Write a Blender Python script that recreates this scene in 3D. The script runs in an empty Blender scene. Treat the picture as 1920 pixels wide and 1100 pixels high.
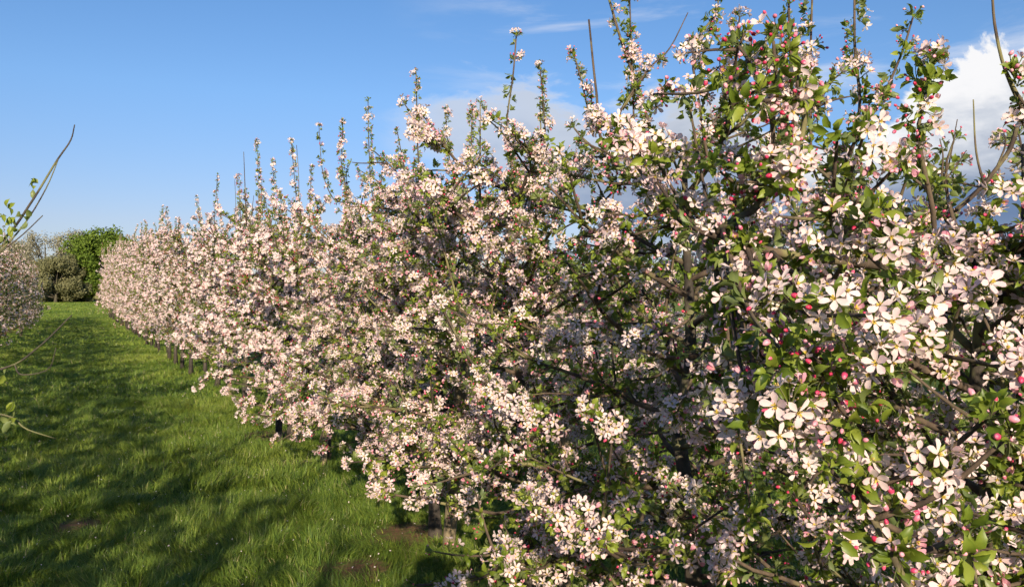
import bpy, math, random
import numpy as np
from math import radians, sin, cos, pi

C = bpy.context.scene.collection
scn = bpy.context.scene
# ------------------------------------------------------------------ camera
CAM_H = 1.6
F = 1500.0                      # focal length in pixels of the 1920 px wide frame
cam_d = bpy.data.cameras.new('camera')
cam_d.sensor_width = 36.0
cam_d.lens = 36.0 * F / 1920.0
cam_d.clip_start = 0.05
cam_d.clip_end = 3000.0
cam = bpy.data.objects.new('camera', cam_d)
C.objects.link(cam)
cam.location = (0, 0, CAM_H)
cam.rotation_euler = (radians(90.0), 0, 0)
scn.camera = cam

# ------------------------------------------------------------------ render settings
scn.view_settings.view_transform = 'Standard'
scn.view_settings.look = 'None'
scn.view_settings.exposure = 0.6
scn.view_settings.gamma = 1.0
scn.render.engine = 'CYCLES'
cy = scn.cycles
cy.max_bounces = 6
cy.diffuse_bounces = 3
cy.glossy_bounces = 2
cy.transmission_bounces = 4
cy.transparent_max_bounces = 4
cy.caustics_reflective = False
cy.caustics_refractive = False
cy.use_adaptive_sampling = True
cy.adaptive_threshold = 0.04
cy.adaptive_min_samples = 32

# ------------------------------------------------------------------ sun and sky
SUN_EL = 19.5
SUN_AZ = 174.7                  # clockwise from +Y: behind the camera, a little to the right
sd = np.array([sin(radians(SUN_AZ)) * cos(radians(SUN_EL)), cos(radians(SUN_AZ)) * cos(radians(SUN_EL)), sin(radians(SUN_EL))])
sun_d = bpy.data.lights.new('sun', 'SUN')
sun_d.energy = 5.0
sun_d.angle = radians(0.53)
sun_d.color = (1.0, 0.85, 0.65)
sun = bpy.data.objects.new('sun', sun_d)
C.objects.link(sun)
sun.location = (3, -20, 15)
sun.rotation_euler = (radians(90 - SUN_EL), 0, radians(180 - SUN_AZ) + 0.0)


class NT:
    """tiny node helper"""
    def __init__(s, tree):
        s.t = tree
        tree.nodes.clear()

    def n(s, typ, **kw):
        nd = s.t.nodes.new(typ)
        for k, v in kw.items():
            if k.startswith('_'):
                setattr(nd, k[1:], v)
        return nd

    def put(s, sock, v):
        if hasattr(v, 'default_value') and hasattr(v, 'links'):
            s.t.links.new(v, sock)
        else:
            sock.default_value = v

    def math(s, op, a, b=0.0, c=None, clamp=False):
        nd = s.t.nodes.new('ShaderNodeMath')
        nd.operation = op
        nd.use_clamp = clamp
        s.put(nd.inputs[0], a)
        s.put(nd.inputs[1], b)
        if c is not None:
            s.put(nd.inputs[2], c)
        return nd.outputs[0]

    def smooth(s, v, a, b, lo=0.0, hi=1.0):
        nd = s.t.nodes.new('ShaderNodeMapRange')
        nd.interpolation_type = 'SMOOTHSTEP'
        s.put(nd.inputs['Value'], v)
        for k, x in (('From Min', a), ('From Max', b), ('To Min', lo), ('To Max', hi)):
            s.put(nd.inputs[k], x)
        return nd.outputs['Result']

    def noise(s, vec, scale, detail=4.0, rough=0.55, dist=0.0):
        nd = s.t.nodes.new('ShaderNodeTexNoise')
        if vec is not None:
            s.put(nd.inputs['Vector'], vec)
        nd.inputs['Scale'].default_value = scale
        nd.inputs['Detail'].default_value = detail
        nd.inputs['Roughness'].default_value = rough
        nd.inputs['Distortion'].default_value = dist
        return nd.outputs['Fac']

    def mix(s, f, a, b, blend='MIX'):
        nd = s.t.nodes.new('ShaderNodeMix')
        nd.data_type = 'RGBA'
        nd.blend_type = blend
        s.put(nd.inputs[0], f)
        s.put(nd.inputs[6], a if not isinstance(a, tuple) else (*a, 1))
        s.put(nd.inputs[7], b if not isinstance(b, tuple) else (*b, 1))
        return nd.outputs[2]

    def ramp(s, f, stops):
        nd = s.t.nodes.new('ShaderNodeValToRGB')
        s.put(nd.inputs[0], f)
        e = nd.color_ramp.elements
        while len(e) < len(stops):
            e.new(0.5)
        for q, (p, c) in zip(e, stops):
            q.position = p
            q.color = (*c, 1)
        return nd.outputs[0]

    def link(s, a, b):
        s.t.links.new(a, b)


world = bpy.data.worlds.new('World')
scn.world = world
world.use_nodes = True
w = NT(world.node_tree)
sky = w.n('ShaderNodeTexSky')
sky.sky_type = 'NISHITA'
sky.sun_disc = False
sky.sun_elevation = radians(SUN_EL)
sky.sun_rotation = radians(SUN_AZ)
sky.altitude = 50
sky.air_density = 1.0
sky.dust_density = 0.3
sky.ozone_density = 3.0
tc = w.n('ShaderNodeTexCoord')
sep = w.n('ShaderNodeSeparateXYZ')
w.link(tc.outputs['Generated'], sep.inputs[0])
dx, dy, dz = sep.outputs
az = w.math('DEGREES', w.math('ARCTAN2', dx, dy))
el = w.math('DEGREES', w.math('ARCSINE', dz))
mp = w.n('ShaderNodeMapping')
w.link(tc.outputs['Generated'], mp.inputs[0])
mp.inputs['Scale'].default_value = (1, 1, 2.2)
vec = mp.outputs[0]
n1 = w.noise(vec, 6.5, 10, 0.6, 0.5)
n2 = w.noise(vec, 2.3, 3, 0.5)
# the cumulus bank: low over the horizon from just left of the view axis round to the right
azn = w.math('ADD', az, w.math('MULTIPLY', w.math('SUBTRACT', n2, 0.5), 10.0))
top = w.math('ADD', 14.2, w.math('MULTIPLY', w.math('SUBTRACT', n1, 0.5), 13.0))
tower = w.smooth(az, 24.0, 31.0, 0.0, 0.4)
dip = w.smooth(w.math('ABSOLUTE', w.math('SUBTRACT', az, 21.8)), 1.0, 6.5, -3.6, 0.0)
top = w.math('ADD', w.math('ADD', top, tower), dip)
m_top = w.smooth(w.math('SUBTRACT', top, el), -0.1, w.smooth(az, 5.0, 24.0, 2.2, 0.7))
bot = w.math('ADD', w.smooth(az, -9.0, 14.0, 10.0, 2.6), w.math('MULTIPLY', w.math('SUBTRACT', n1, 0.5), 4.0))
m_bot = w.smooth(w.math('SUBTRACT', el, bot), -0.8, 1.6)
m_az = w.smooth(azn, -10.5, -5.0)
m_az2 = w.smooth(az, 75.0, 95.0, 1.0, 0.0)
thin = w.smooth(az, -11.0, 12.0, 0.7, 1.0)
m = w.math('MULTIPLY', w.math('MULTIPLY', m_top, m_bot), w.math('MULTIPLY', w.math('MULTIPLY', m_az, m_az2), thin))
# cloud colour: white crest, blue-grey belly
rel = w.math('SUBTRACT', el, w.math('SUBTRACT', top, 4.6))
nf = w.noise(vec, 16.0, 8, 0.6, 0.2)
shape = w.math('ADD', w.math('MULTIPLY', w.math('SUBTRACT', n1, 0.5), 7.0), w.math('MULTIPLY', w.math('SUBTRACT', nf, 0.5), 7.0))
lit = w.smooth(w.math('ADD', rel, shape), -5.5, 3.0)
east = w.smooth(az, 12.0, 26.0)
lit = w.math('MULTIPLY', lit, w.math('ADD', 0.62, w.math('MULTIPLY', east, 0.38)))
ccol = w.ramp(lit, [(0.0, (0.20, 0.27, 0.42)), (0.40, (0.40, 0.45, 0.55)), (0.75, (0.62, 0.65, 0.71)), (1.0, (0.90, 0.89, 0.89))])
# slate belly low on the right
slate = w.math('MULTIPLY', w.smooth(w.math('ABSOLUTE', w.math('SUBTRACT', el, 5.6)), 0.6, 2.2, 1.0, 0.0), w.smooth(az, 16, 22))
ccol = w.mix(w.math('MULTIPLY', slate, 0.75), ccol, (0.12, 0.19, 0.34))
# wisps of cirrus higher up
mp2 = w.n('ShaderNodeMapping')
w.link(tc.outputs['Generated'], mp2.inputs[0])
mp2.inputs['Rotation'].default_value = (0.0, radians(-28), 0.0)
mp2.inputs['Scale'].default_value = (2.2, 2.0, 11.0)
n3 = w.noise(mp2.outputs[0], 1.9, 7, 0.6, 0.4)
cir = w.math('MULTIPLY', w.smooth(n3, 0.47, 0.74), w.math('MULTIPLY', w.smooth(az, -10, 6), w.smooth(el, 11, 15)))
cir = w.math('MULTIPLY', cir, 0.55)
htint = w.ramp(w.math('MULTIPLY', el, 1 / 30.0), [(0.0, (0.50, 0.50, 0.66)), (0.16, (0.66, 0.60, 0.72)), (0.45, (0.69, 0.80, 0.94)), (1.0, (0.54, 0.81, 1.02))])
skyc = w.mix(1.0, sky.outputs[0], htint, 'MULTIPLY')
bg = w.n('ShaderNodeBackground')
bg.inputs['Strength'].default_value = 0.10
bg2 = w.n('ShaderNodeBackground')
bg2.inputs['Strength'].default_value = 0.72
w.link(skyc, bg.inputs['Color'])
cmix = w.mix(m, (0.78, 0.80, 0.86), ccol)
w.link(cmix, bg2.inputs['Color'])
mm = w.math('MAXIMUM', w.math('MULTIPLY', m, 0.96), cir)
ms = w.n('ShaderNodeMixShader')
w.link(mm, ms.inputs[0])
w.link(bg.outputs[0], ms.inputs[1])
w.link(bg2.outputs[0], ms.inputs[2])
out = w.n('ShaderNodeOutputWorld')
w.link(ms.outputs[0], out.inputs['Surface'])


# ------------------------------------------------------------------ materials
def new_mat(name):
    m = bpy.data.materials.new(name)
    m.use_nodes = True
    t = NT(m.node_tree)
    o = t.n('ShaderNodeOutputMaterial')
    return m, t, o


def attr(t, name='tint'):
    a = t.n('ShaderNodeAttribute')
    a.attribute_name = name
    return a.outputs['Fac']


def leafy(t, o, col, trans_col, trans=0.35, rough=0.5, spec=0.25):
    pb = t.n('ShaderNodeBsdfPrincipled')
    t.put(pb.inputs['Base Color'], col)
    pb.inputs['Roughness'].default_value = rough
    pb.inputs['Specular IOR Level'].default_value = spec
    tr = t.n('ShaderNodeBsdfTranslucent')
    t.put(tr.inputs['Color'], trans_col)
    mx = t.n('ShaderNodeMixShader')
    mx.inputs[0].default_value = trans
    t.link(pb.outputs[0], mx.inputs[1])
    t.link(tr.outputs[0], mx.inputs[2])
    t.link(mx.outputs[0], o.inputs['Surface'])


def mat_petal():
    m, t, o = new_mat('apple_petal')
    f = t.math('MULTIPLY', attr(t), 0.5)
    geo = t.n('ShaderNodeNewGeometry')
    c = t.ramp(f, [(0.0, (0.89, 0.79, 0.74)), (0.10, (0.87, 0.68, 0.67)), (0.25, (0.80, 0.42, 0.50)), (0.5, (0.60, 0.06, 0.14)), (0.9, (0.72, 0.56, 0.10))])
    under = t.mix(0.5, c, (0.84, 0.60, 0.63))
    c = t.mix(t.math('MULTIPLY', geo.outputs['Backfacing'], 0.55), c, under)
    leafy(t, o, c, c, 0.36, 0.6, 0.12)
    return m


def mat_bud():
    m, t, o = new_mat('apple_bud')
    c = t.ramp(t.math('MULTIPLY', attr(t), 0.5), [(0.0, (0.50, 0.02, 0.06)), (0.28, (0.66, 0.07, 0.17)), (0.5, (0.80, 0.38, 0.45)), (0.6, (0.80, 0.42, 0.48)), (0.85, (0.14, 0.19, 0.04))])
    leafy(t, o, c, c, 0.12, 0.4, 0.4)
    return m


def mat_leaf():
    m, t, o = new_mat('apple_leaf')
    geo = t.n('ShaderNodeNewGeometry')
    c = t.ramp(attr(t), [(0.0, (0.040, 0.075, 0.010)), (0.45, (0.150, 0.215, 0.024)), (1.0, (0.29, 0.34, 0.05))])
    back = t.mix(0.55, c, (0.20, 0.24, 0.13))
    c2 = t.mix(geo.outputs['Backfacing'], c, back)
    tcol = t.mix(0.5, c, (0.40, 0.50, 0.03))
    leafy(t, o, c2, tcol, 0.38, 0.42, 0.4)
    return m


def mat_twig():
    m, t, o = new_mat('green_stalk')
    c = t.ramp(attr(t), [(0.0, (0.10, 0.13, 0.04)), (1.0, (0.18, 0.16, 0.07))])
    leafy(t, o, c, c, 0.1)
    return m


def mat_bark(name, dark, mid, light, scale=14.0, lichen=0.5):
    m, t, o = new_mat(name)
    tc = t.n('ShaderNodeTexCoord')
    mp = t.n('ShaderNodeMapping')
    t.link(tc.outputs['Object'], mp.inputs[0])
    mp.inputs['Scale'].default_value = (1, 1, 0.45)
    a = t.noise(mp.outputs[0], scale, 6, 0.65)
    b = t.noise(tc.outputs['Object'], scale * 0.35, 4, 0.6)
    c = t.mix(t.smooth(a, 0.35, 0.65), dark, mid)
    c = t.mix(t.math('MULTIPLY', t.smooth(b, 0.60 - 0.25 * lichen, 0.72 - 0.2 * lichen), 0.85), c, light)
    pb = t.n('ShaderNodeBsdfPrincipled')
    t.put(pb.inputs['Base Color'], c)
    pb.inputs['Roughness'].default_value = 0.9
    bump = t.n('ShaderNodeBump')
    bump.inputs['Strength'].default_value = 0.7
    bump.inputs['Distance'].default_value = 0.004
    t.link(t.noise(mp.outputs[0], scale * 4, 5, 0.7), bump.inputs['Height'])
    t.link(bump.outputs[0], pb.inputs['Normal'])
    t.link(pb.outputs[0], o.inputs['Surface'])
    return m


def mat_grass():
    m, t, o = new_mat('grass_blade')
    c = t.ramp(attr(t), [(0.0, (0.060, 0.125, 0.020)), (0.45, (0.150, 0.230, 0.034)), (0.85, (0.31, 0.37, 0.062)), (1.0, (0.42, 0.38, 0.18))])
    leafy(t, o, c, c, 0.35, 0.45, 0.3)
    return m


def mat_ground():
    m, t, o = new_mat('turf')
    tc = t.n('ShaderNodeTexCoord')
    v = tc.outputs['Object']
    a = t.noise(v, 0.7, 6, 0.6)
    b = t.noise(v, 9.0, 6, 0.7)
    c = t.mix(t.smooth(b, 0.35, 0.65), (0.045, 0.075, 0.014), (0.11, 0.17, 0.030))
    c = t.mix(t.math('MULTIPLY', t.smooth(a, 0.5, 0.7), 0.4), c, (0.12, 0.14, 0.035))
    # beyond the orchard the pasture is paler
    sp = t.n('ShaderNodeSeparateXYZ')
    t.link(v, sp.inputs[0])
    c = t.mix(t.math('MULTIPLY', t.smooth(sp.outputs[1], 55, 80), 0.7), c, t.mix(t.smooth(t.noise(v, 0.12, 5, 0.7), 0.35, 0.65), (0.14, 0.20, 0.035), (0.25, 0.27, 0.07)))
    at = t.math('MULTIPLY', attr(t, 'soil'), t.smooth(t.noise(v, 14.0, 5, 0.7), 0.3, 0.6))
    c = t.mix(at, c, (0.17, 0.095, 0.055))
    pb = t.n('ShaderNodeBsdfPrincipled')
    t.put(pb.inputs['Base Color'], c)
    pb.inputs['Roughness'].default_value = 0.95
    pb.inputs['Specular IOR Level'].default_value = 0.1
    bump = t.n('ShaderNodeBump')
    bump.inputs['Strength'].default_value = 0.8
    bump.inputs['Distance'].default_value = 0.03
    t.link(t.noise(v, 30.0, 6, 0.7), bump.inputs['Height'])
    t.link(bump.outputs[0], pb.inputs['Normal'])
    t.link(pb.outputs[0], o.inputs['Surface'])
    return m


def mat_foliage(name, c0, c1, trans=0.25):
    m, t, o = new_mat(name)
    c = t.ramp(attr(t), [(0.0, c0), (1.0, c1)])
    leafy(t, o, c, c, trans, 0.6, 0.2)
    return m


def mat_plain(name, col, rough=0.8, scale=40.0, amp=0.25):
    m, t, o = new_mat(name)
    tc = t.n('ShaderNodeTexCoord')
    n = t.noise(tc.outputs['Object'], scale, 4, 0.6)
    c = t.mix(n, tuple(x * (1 - amp) for x in col), tuple(min(1, x * (1 + amp)) for x in col))
    pb = t.n('ShaderNodeBsdfPrincipled')
    t.put(pb.inputs['Base Color'], c)
    pb.inputs['Roughness'].default_value = rough
    t.link(pb.outputs[0], o.inputs['Surface'])
    return m


M = dict(petal=mat_petal(), bud=mat_bud(), leaf=mat_leaf(), stalk=mat_twig(),
         trunk=mat_bark('apple_bark', (0.030, 0.024, 0.020), (0.085, 0.068, 0.050), (0.17, 0.17, 0.07), 16, 0.35),
         branch=mat_bark('apple_branch_bark', (0.045, 0.030, 0.022), (0.12, 0.085, 0.055), (0.20, 0.185, 0.075), 22, 0.35),
         stake=mat_bark('weathered_stake', (0.13, 0.10, 0.06), (0.30, 0.24, 0.14), (0.30, 0.30, 0.14), 9, 0.3),
         post=mat_bark('dark_post', (0.015, 0.014, 0.014), (0.04, 0.036, 0.033), (0.05, 0.05, 0.035), 12, 0.1),
         grass=mat_grass(), turf=mat_ground(),
         oak=mat_foliage('oak_leaf', (0.065, 0.115, 0.014), (0.165, 0.235, 0.032), 0.3),
         bare=mat_foliage('budding_twigs', (0.22, 0.21, 0.13), (0.42, 0.39, 0.28), 0.3),
         hedge=mat_foliage('hedge_leaf', (0.16, 0.165, 0.075), (0.29, 0.28, 0.14), 0.4))


# ------------------------------------------------------------------ mesh building with numpy
class Tm:
    """a bundle of vertices, polygons and one tint per vertex"""
    def __init__(s, V=None, L=None, S=None, T=None):
        s.V = np.zeros((0, 3)) if V is None else np.asarray(V, float)
        s.L = np.zeros(0, np.int64) if L is None else np.asarray(L, np.int64)
        s.S = np.zeros(0, np.int64) if S is None else np.asarray(S, np.int64)
        s.T = np.zeros(len(s.V)) if T is None else np.asarray(T, float)


def join(ts):
    ts = [t for t in ts if len(t.V)]
    if not ts:
        return Tm()
    off = np.cumsum([0] + [len(t.V) for t in ts[:-1]])
    return Tm(np.concatenate([t.V for t in ts]), np.concatenate([t.L + o for t, o in zip(ts, off)]),
              np.concatenate([t.S for t in ts]), np.concatenate([t.T for t in ts]))


def inst(t, R, P, dT=None):
    """copies of t under rotations/scales R (n,3,3) and offsets P (n,3)"""
    n = len(P)
    if n == 0 or len(t.V) == 0:
        return Tm()
    V = np.einsum('nij,vj->nvi', R, t.V) + P[:, None, :]
    off = (np.arange(n) * len(t.V))[:, None]
    T = np.repeat(t.T[None, :], n, 0)
    if dT is not None:
        T = np.where(T < 1.5, np.clip(T + dT[:, None], 0, 1.2), T)
    return Tm(V.reshape(-1, 3), (t.L[None, :] + off).ravel(), np.tile(t.S, n), T.ravel())


def to_obj(name, t, m, parent=None, smooth=True, attrname='tint'):
    me = bpy.data.meshes.new(name)
    me.vertices.add(len(t.V))
    me.vertices.foreach_set('co', t.V.astype(np.float32).ravel())
    me.loops.add(len(t.L))
    me.loops.foreach_set('vertex_index', t.L.astype(np.int32))
    me.polygons.add(len(t.S))
    st = np.concatenate([[0], np.cumsum(t.S)[:-1]]).astype(np.int32)
    me.polygons.foreach_set('loop_start', st)
    if smooth:
        me.polygons.foreach_set('use_smooth', np.ones(len(t.S), bool))
    me.update(calc_edges=True)
    a = me.attributes.new(attrname, 'FLOAT', 'POINT')
    a.data.foreach_set('value', t.T.astype(np.float32))
    me.materials.append(m)
    o = bpy.data.objects.new(name, me)
    C.objects.link(o)
    if parent:
        o.parent = parent
    return o


def quadgrid(P, T=None):
    """P (rows, cols, 3)"""
    r, c = P.shape[:2]
    i = np.arange(r * c).reshape(r, c)
    q = np.stack([i[:-1, :-1], i[:-1, 1:], i[1:, 1:], i[1:, :-1]], -1).reshape(-1)
    return Tm(P.reshape(-1, 3), q, np.full((r - 1) * (c - 1), 4), T)


def unit(v):
    v = np.asarray(v, float)
    return v / np.maximum(np.linalg.norm(v, axis=-1, keepdims=True), 1e-9)


def frames(ax, spin, scale):
    """rotation matrices whose z axis is ax (n,3), spun by spin (n), times scale (n)"""
    ax = unit(ax)
    ref = np.where(np.abs(ax[:, 2:3]) > 0.9, np.array([[1.0, 0, 0]]), np.array([[0, 0, 1.0]]))
    x = unit(np.cross(ref, ax))
    y = np.cross(ax, x)
    cs, sn = np.cos(spin)[:, None], np.sin(spin)[:, None]
    X = x * cs + y * sn
    Y = -x * sn + y * cs
    return np.stack([X, Y, ax], -1) * np.asarray(scale)[:, None, None]


def tube(pts, rad, ns=6, tint=0.0, cap=True):
    pts = np.asarray(pts, float)
    n = len(pts)
    rad = np.broadcast_to(np.asarray(rad, float), (n,))
    d = np.gradient(pts, axis=0)
    d = unit(d)
    ref = np.array([0.31, 0.87, 0.38]) if abs(d[0][2]) > 0.7 else np.array([0.05, 0.1, 1.0])
    x = unit(np.cross(np.broadcast_to(ref, d.shape), d))
    y = np.cross(d, x)
    a = np.linspace(0, 2 * pi, ns, endpoint=False)
    P = pts[:, None] + (x[:, None] * np.cos(a)[None, :, None] + y[:, None] * np.sin(a)[None, :, None]) * rad[:, None, None]
    i = np.arange(n * ns).reshape(n, ns)
    j = np.roll(i, -1, 1)
    q = np.stack([i[:-1], j[:-1], j[1:], i[1:]], -1).reshape(-1)
    S = np.full((n - 1) * ns, 4)
    if cap:
        q = np.concatenate([q, i[-1], i[0][::-1]])
        S = np.concatenate([S, [ns, ns]])
    return Tm(P.reshape(-1, 3), q, S, np.full(n * ns, tint))


def curve(pts, n):
    """smooth resample of control points (Catmull-Rom)"""
    p = np.asarray(pts, float)
    if len(p) == 2:
        u = np.linspace(0, 1, n)[:, None]
        return p[0] * (1 - u) + p[1] * u
    q = np.vstack([2 * p[0] - p[1], p, 2 * p[-1] - p[-2]])
    out = []
    for s in np.linspace(0, len(p) - 1 - 1e-6, n):
        k = int(s)
        t = s - k
        a, b, c, d = q[k], q[k + 1], q[k + 2], q[k + 3]
        out.append(0.5 * ((2 * b) + (c - a) * t + (2 * a - 5 * b + 4 * c - d) * t * t + (3 * b - a - 3 * c + d) * t ** 3))
    return np.array(out)


# ------------------------------------------------------------------ blossom, leaf and bud shapes
rng = np.random.default_rng(7)


def petal(lod, cup, width, r, fold=0.0):
    if lod == 0:
        rr = np.array([0.10, 0.34, 0.68, 0.93, 1.03])
        ww = np.array([0.045, 0.18, 0.29, 0.20, 0.03]) * width
        cols = np.array([-1, 0, 1.0])
    else:
        rr = np.array([0.08, 0.62, 1.0])
        ww = np.array([0.07, 0.38, 0.12]) * width
        cols = np.array([-1, 0, 1.0]) if lod == 1 else np.array([-1, 1.0])
        if lod == 2:
            rr = np.array([0.05, 1.0])
            ww = np.array([0.15, 0.34]) * width
    P = np.zeros((len(rr), len(cols), 3))
    for i, (a, b) in enumerate(zip(rr, ww)):
        for j, c in enumerate(cols):
            z = cup * a ** 1.5 + abs(c) * 0.38 * b + r.normal() * 0.03 - (0.10 * a ** 6 if lod == 0 else 0)
            P[i, j] = (a * math.sqrt(max(0.15, 1 - 0.5 * cup * cup * a)) + r.normal() * 0.015 + (0.03 if c == 0 and i == len(rr) - 1 else 0), c * b, z)
    return P


def flower(lod, cup, width, pink, r):
    out = []
    skip = r.integers(0, 5) if r.random() < 0.12 else -1
    for k in range(5):
        if k == skip:
            continue
        P = petal(lod, cup + r.normal() * 0.10, width * (1 + r.normal() * 0.08), r)
        nr, nc = P.shape[:2]
        P = P * (1 + r.normal() * 0.06) * (0.60 if cup > 1 else 0.8 if cup > 0.7 else 1.0)
        a = k * 2 * pi / 5 + r.normal() * 0.09
        tw = r.normal() * 0.2
        Y = P[..., 1] * cos(tw)
        Z = P[..., 2] + P[..., 1] * sin(tw)
        X = P[..., 0]
        Q = np.stack([X * cos(a) - Y * sin(a), X * sin(a) + Y * cos(a), Z], -1)
        u = np.linspace(0, 1, nr)[:, None] * np.ones((1, nc)) * (1 if cup < 0.7 else 1.6)
        if lod == 0:
            u[:, 1] *= 0.45
        T = np.clip(pink + 0.36 * u * r.random() + 0.06 * r.normal(), 0, 1).ravel()
        out.append(quadgrid(Q, T))
    if lod == 0:
        for k in range(13):
            a = r.random() * 2 * pi
            q = r.uniform(0.06, 0.26)
            h = r.uniform(0.20, 0.34)
            b = a + 1.57
            V = np.array([[0.03 * cos(b), 0.03 * sin(b), 0], [-0.03 * cos(b), -0.03 * sin(b), 0],
                          [q * cos(a) - 0.035 * cos(b), q * sin(a) - 0.035 * sin(b), h], [q * cos(a) + 0.035 * cos(b), q * sin(a) + 0.035 * sin(b), h]])
            out.append(Tm(V, [0, 1, 2, 3], [4], [1.8] * 4))
    elif lod == 1:
        V = np.array([[0.14, 0, 0.06], [0, 0.14, 0.08], [-0.14, 0, 0.06], [0, -0.14, 0.08]])
        out.append(Tm(V, [0, 1, 2, 3], [4], [1.5] * 4))
    return join(out)


def bud(lod, tint):
    ns = 7 if lod == 0 else 4
    if lod == 0:
        pts = [(0, 0, 0), (0, 0, 0.15), (0, 0, 0.5), (0, 0, 0.95), (0, 0, 1.35), (0, 0, 1.6)]
        rad = [0.1, 0.34, 0.52, 0.56, 0.36, 0.06]
    else:
        pts = [(0, 0, 0), (0, 0, 0.7), (0, 0, 1.6)]
        rad = [0.12, 0.7, 0.08]
    t = tube(np.array(pts, float), rad, ns, tint)
    if lod == 0:
        t.T[:2 * ns] = 1.9
        t.T[4 * ns:] = min(1.0, tint + 0.3)
        t.V[:, 0] += 0.18 * (t.V[:, 2] / 1.6) ** 2
    return t


def leaf(lod, r, curl):
    if lod == 0:
        u = np.array([0.0, 0.07, 0.20, 0.38, 0.56, 0.74, 0.88, 1.0])
        wd = np.array([0.012, 0.02, 0.14, 0.205, 0.210, 0.160, 0.080, 0.004])
    elif lod == 1:
        u = np.array([0.0, 0.45, 1.0])
        wd = np.array([0.04, 0.26, 0.02])
    else:
        u = np.array([0.0, 1.0])
        wd = np.array([0.17, 0.17])
    cols = np.array([-1, 0, 1.0]) if lod < 2 else np.array([-1.0, 1.0])
    P = np.zeros((len(u), len(cols), 3))
    for i, (a, b) in enumerate(zip(u, wd)):
        for j, c in enumerate(cols):
            P[i, j] = (c * b * (1 + (0.10 * ((i % 2) * 2 - 1) if lod == 0 else 0)), a - 0.25 * curl * a * a, abs(c) * b * 0.55 + 0.18 * sin(a * 2.2) - curl * a * a * 0.5)
    T = np.zeros(P.shape[:2])
    if lod == 0:
        T[:, 1] = 0.16
        T[:, 0] = T[:, 2] = np.where(np.arange(len(u)) % 2, 0.05, -0.07)
    return quadgrid(P, T.ravel())


LEAVES = {l: [leaf(l, rng, c) for c in (0.0, 0.35, 0.8)] for l in (0, 1, 2)}
FLW = {}
for l in (0, 1, 2):
    FLW[l] = [flower(l, 0.30, 0.92, 0.0, rng), flower(l, 0.48, 0.98, 0.05, rng), flower(l, 0.12, 0.84, 0.0, rng),
              flower(l, 0.75, 1.05, 0.16, rng), flower(l, 0.34, 0.78, 0.08, rng), flower(l, 1.25, 1.15, 0.46, rng)]
BUD = {l: [bud(l, 0.15), bud(l, 0.6), bud(l, 0.9)] for l in (0, 1, 2)}
FR = {0: 0.0198, 1: 0.0248, 2: 0.0285}


def cluster(lod, kind, r):
    """a spur: local +z points away from the branch, metres. kind: full / mixed / buds / leaves"""
    fl, le, bu, st = [], [], [], []
    nf = {'full': r.integers(6, 10), 'mixed': r.integers(2, 5), 'buds': r.integers(0, 2), 'leaves': 0}[kind]
    nb = {'full': r.integers(0, 2), 'mixed': r.integers(2, 5), 'buds': r.integers(4, 7), 'leaves': 0}[kind]
    nl = {'full': r.integers(5, 8), 'mixed': r.integers(6, 9), 'buds': r.integers(6, 9), 'leaves': r.integers(7, 11)}[kind]
    if lod == 2:
        nl = max(3, nl - 1)
    n = nf + nb
    ga = r.random() * 6.28
    for k in range(n):
        isb = k >= nf
        ph = ga + k * 2.4
        th = 0.12 + 1.25 * math.sqrt((k + 0.5) / max(n, 1)) * (0.9 if not isb else 0.8)
        d = np.array([sin(th) * cos(ph), sin(th) * sin(ph), cos(th)])
        ln = r.uniform(0.026, 0.044) * (1.0 if not isb else 0.85)
        p = d * ln + np.array([0, 0, 0.006])
        ax = unit(d + r.normal(size=3) * 0.42 + np.array([0, 0, 0.1]))
        R = frames(ax[None], np.array([r.random() * 6.28]), np.array([1.0]))
        if isb:
            s = r.uniform(0.0045, 0.0088) * (1.0 if lod == 0 else 1.3)
            ti = 0 if kind == 'buds' and r.random() < 0.4 else r.integers(0, 3)
            bu.append(inst(BUD[lod][ti], R * s, p[None]))
        else:
            ti = r.choice([0, 1, 2, 3, 4, 5], p=[.27, .27, .18, .09, .16, .03]) if kind == 'full' else r.choice([1, 3, 4, 5], p=[.32, .32, .20, .16])
            fl.append(inst(FLW[lod][ti], R * FR[lod] * r.uniform(0.85, 1.12), p[None]))
        if lod == 0:
            mid = d * ln * 0.5 + np.array([0, 0, 0.004 + 0.004 * r.random()])
            st.append(tube(np.array([[0, 0, 0], mid, p + ax * 0.002]), [0.0012, 0.001, 0.0014], 3, 0.3, False))
    for k in range(nl):
        ph = ga + k * 2.1 + r.normal() * 0.3
        th = r.uniform(0.55, 1.5)
        if kind in ('buds', 'leaves'):
            th = r.uniform(0.25, 1.3)
        d = np.array([sin(th) * cos(ph), sin(th) * sin(ph), cos(th)])
        side = unit(np.cross(d, [0, 0, 1.0]) + r.normal(size=3) * 0.25)
        nrm = unit(np.cross(side, d))
        side = np.cross(d, nrm)
        R = np.stack([side, d, nrm], -1)[None]
        s = r.uniform(0.020, 0.043) * (1.0, 1.15, 1.3)[lod]
        p = d * r.uniform(0.004, 0.016)
        le.append(inst(LEAVES[lod][r.integers(0, 3)], R * s, p[None], np.array([np.clip(r.normal(0.48, 0.27), 0, 1)])))
    return dict(fl=join(fl), le=join(le), bu=join(bu), st=join(st))


KINDS = ('full', 'mixed', 'buds', 'leaves')
LIB = {}
for l, cnt in ((0, 7), (1, 5), (2, 4)):
    LIB[l] = {k: [cluster(l, k, rng) for _ in range(cnt)] for k in KINDS}


# ------------------------------------------------------------------ tagging
def tag(o, label=None, cat=None, group=None, kind=None):
    if label: o['label'] = label
    if cat: o['category'] = cat
    if group: o['group'] = group
    if kind: o['kind'] = kind
    return o


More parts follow.
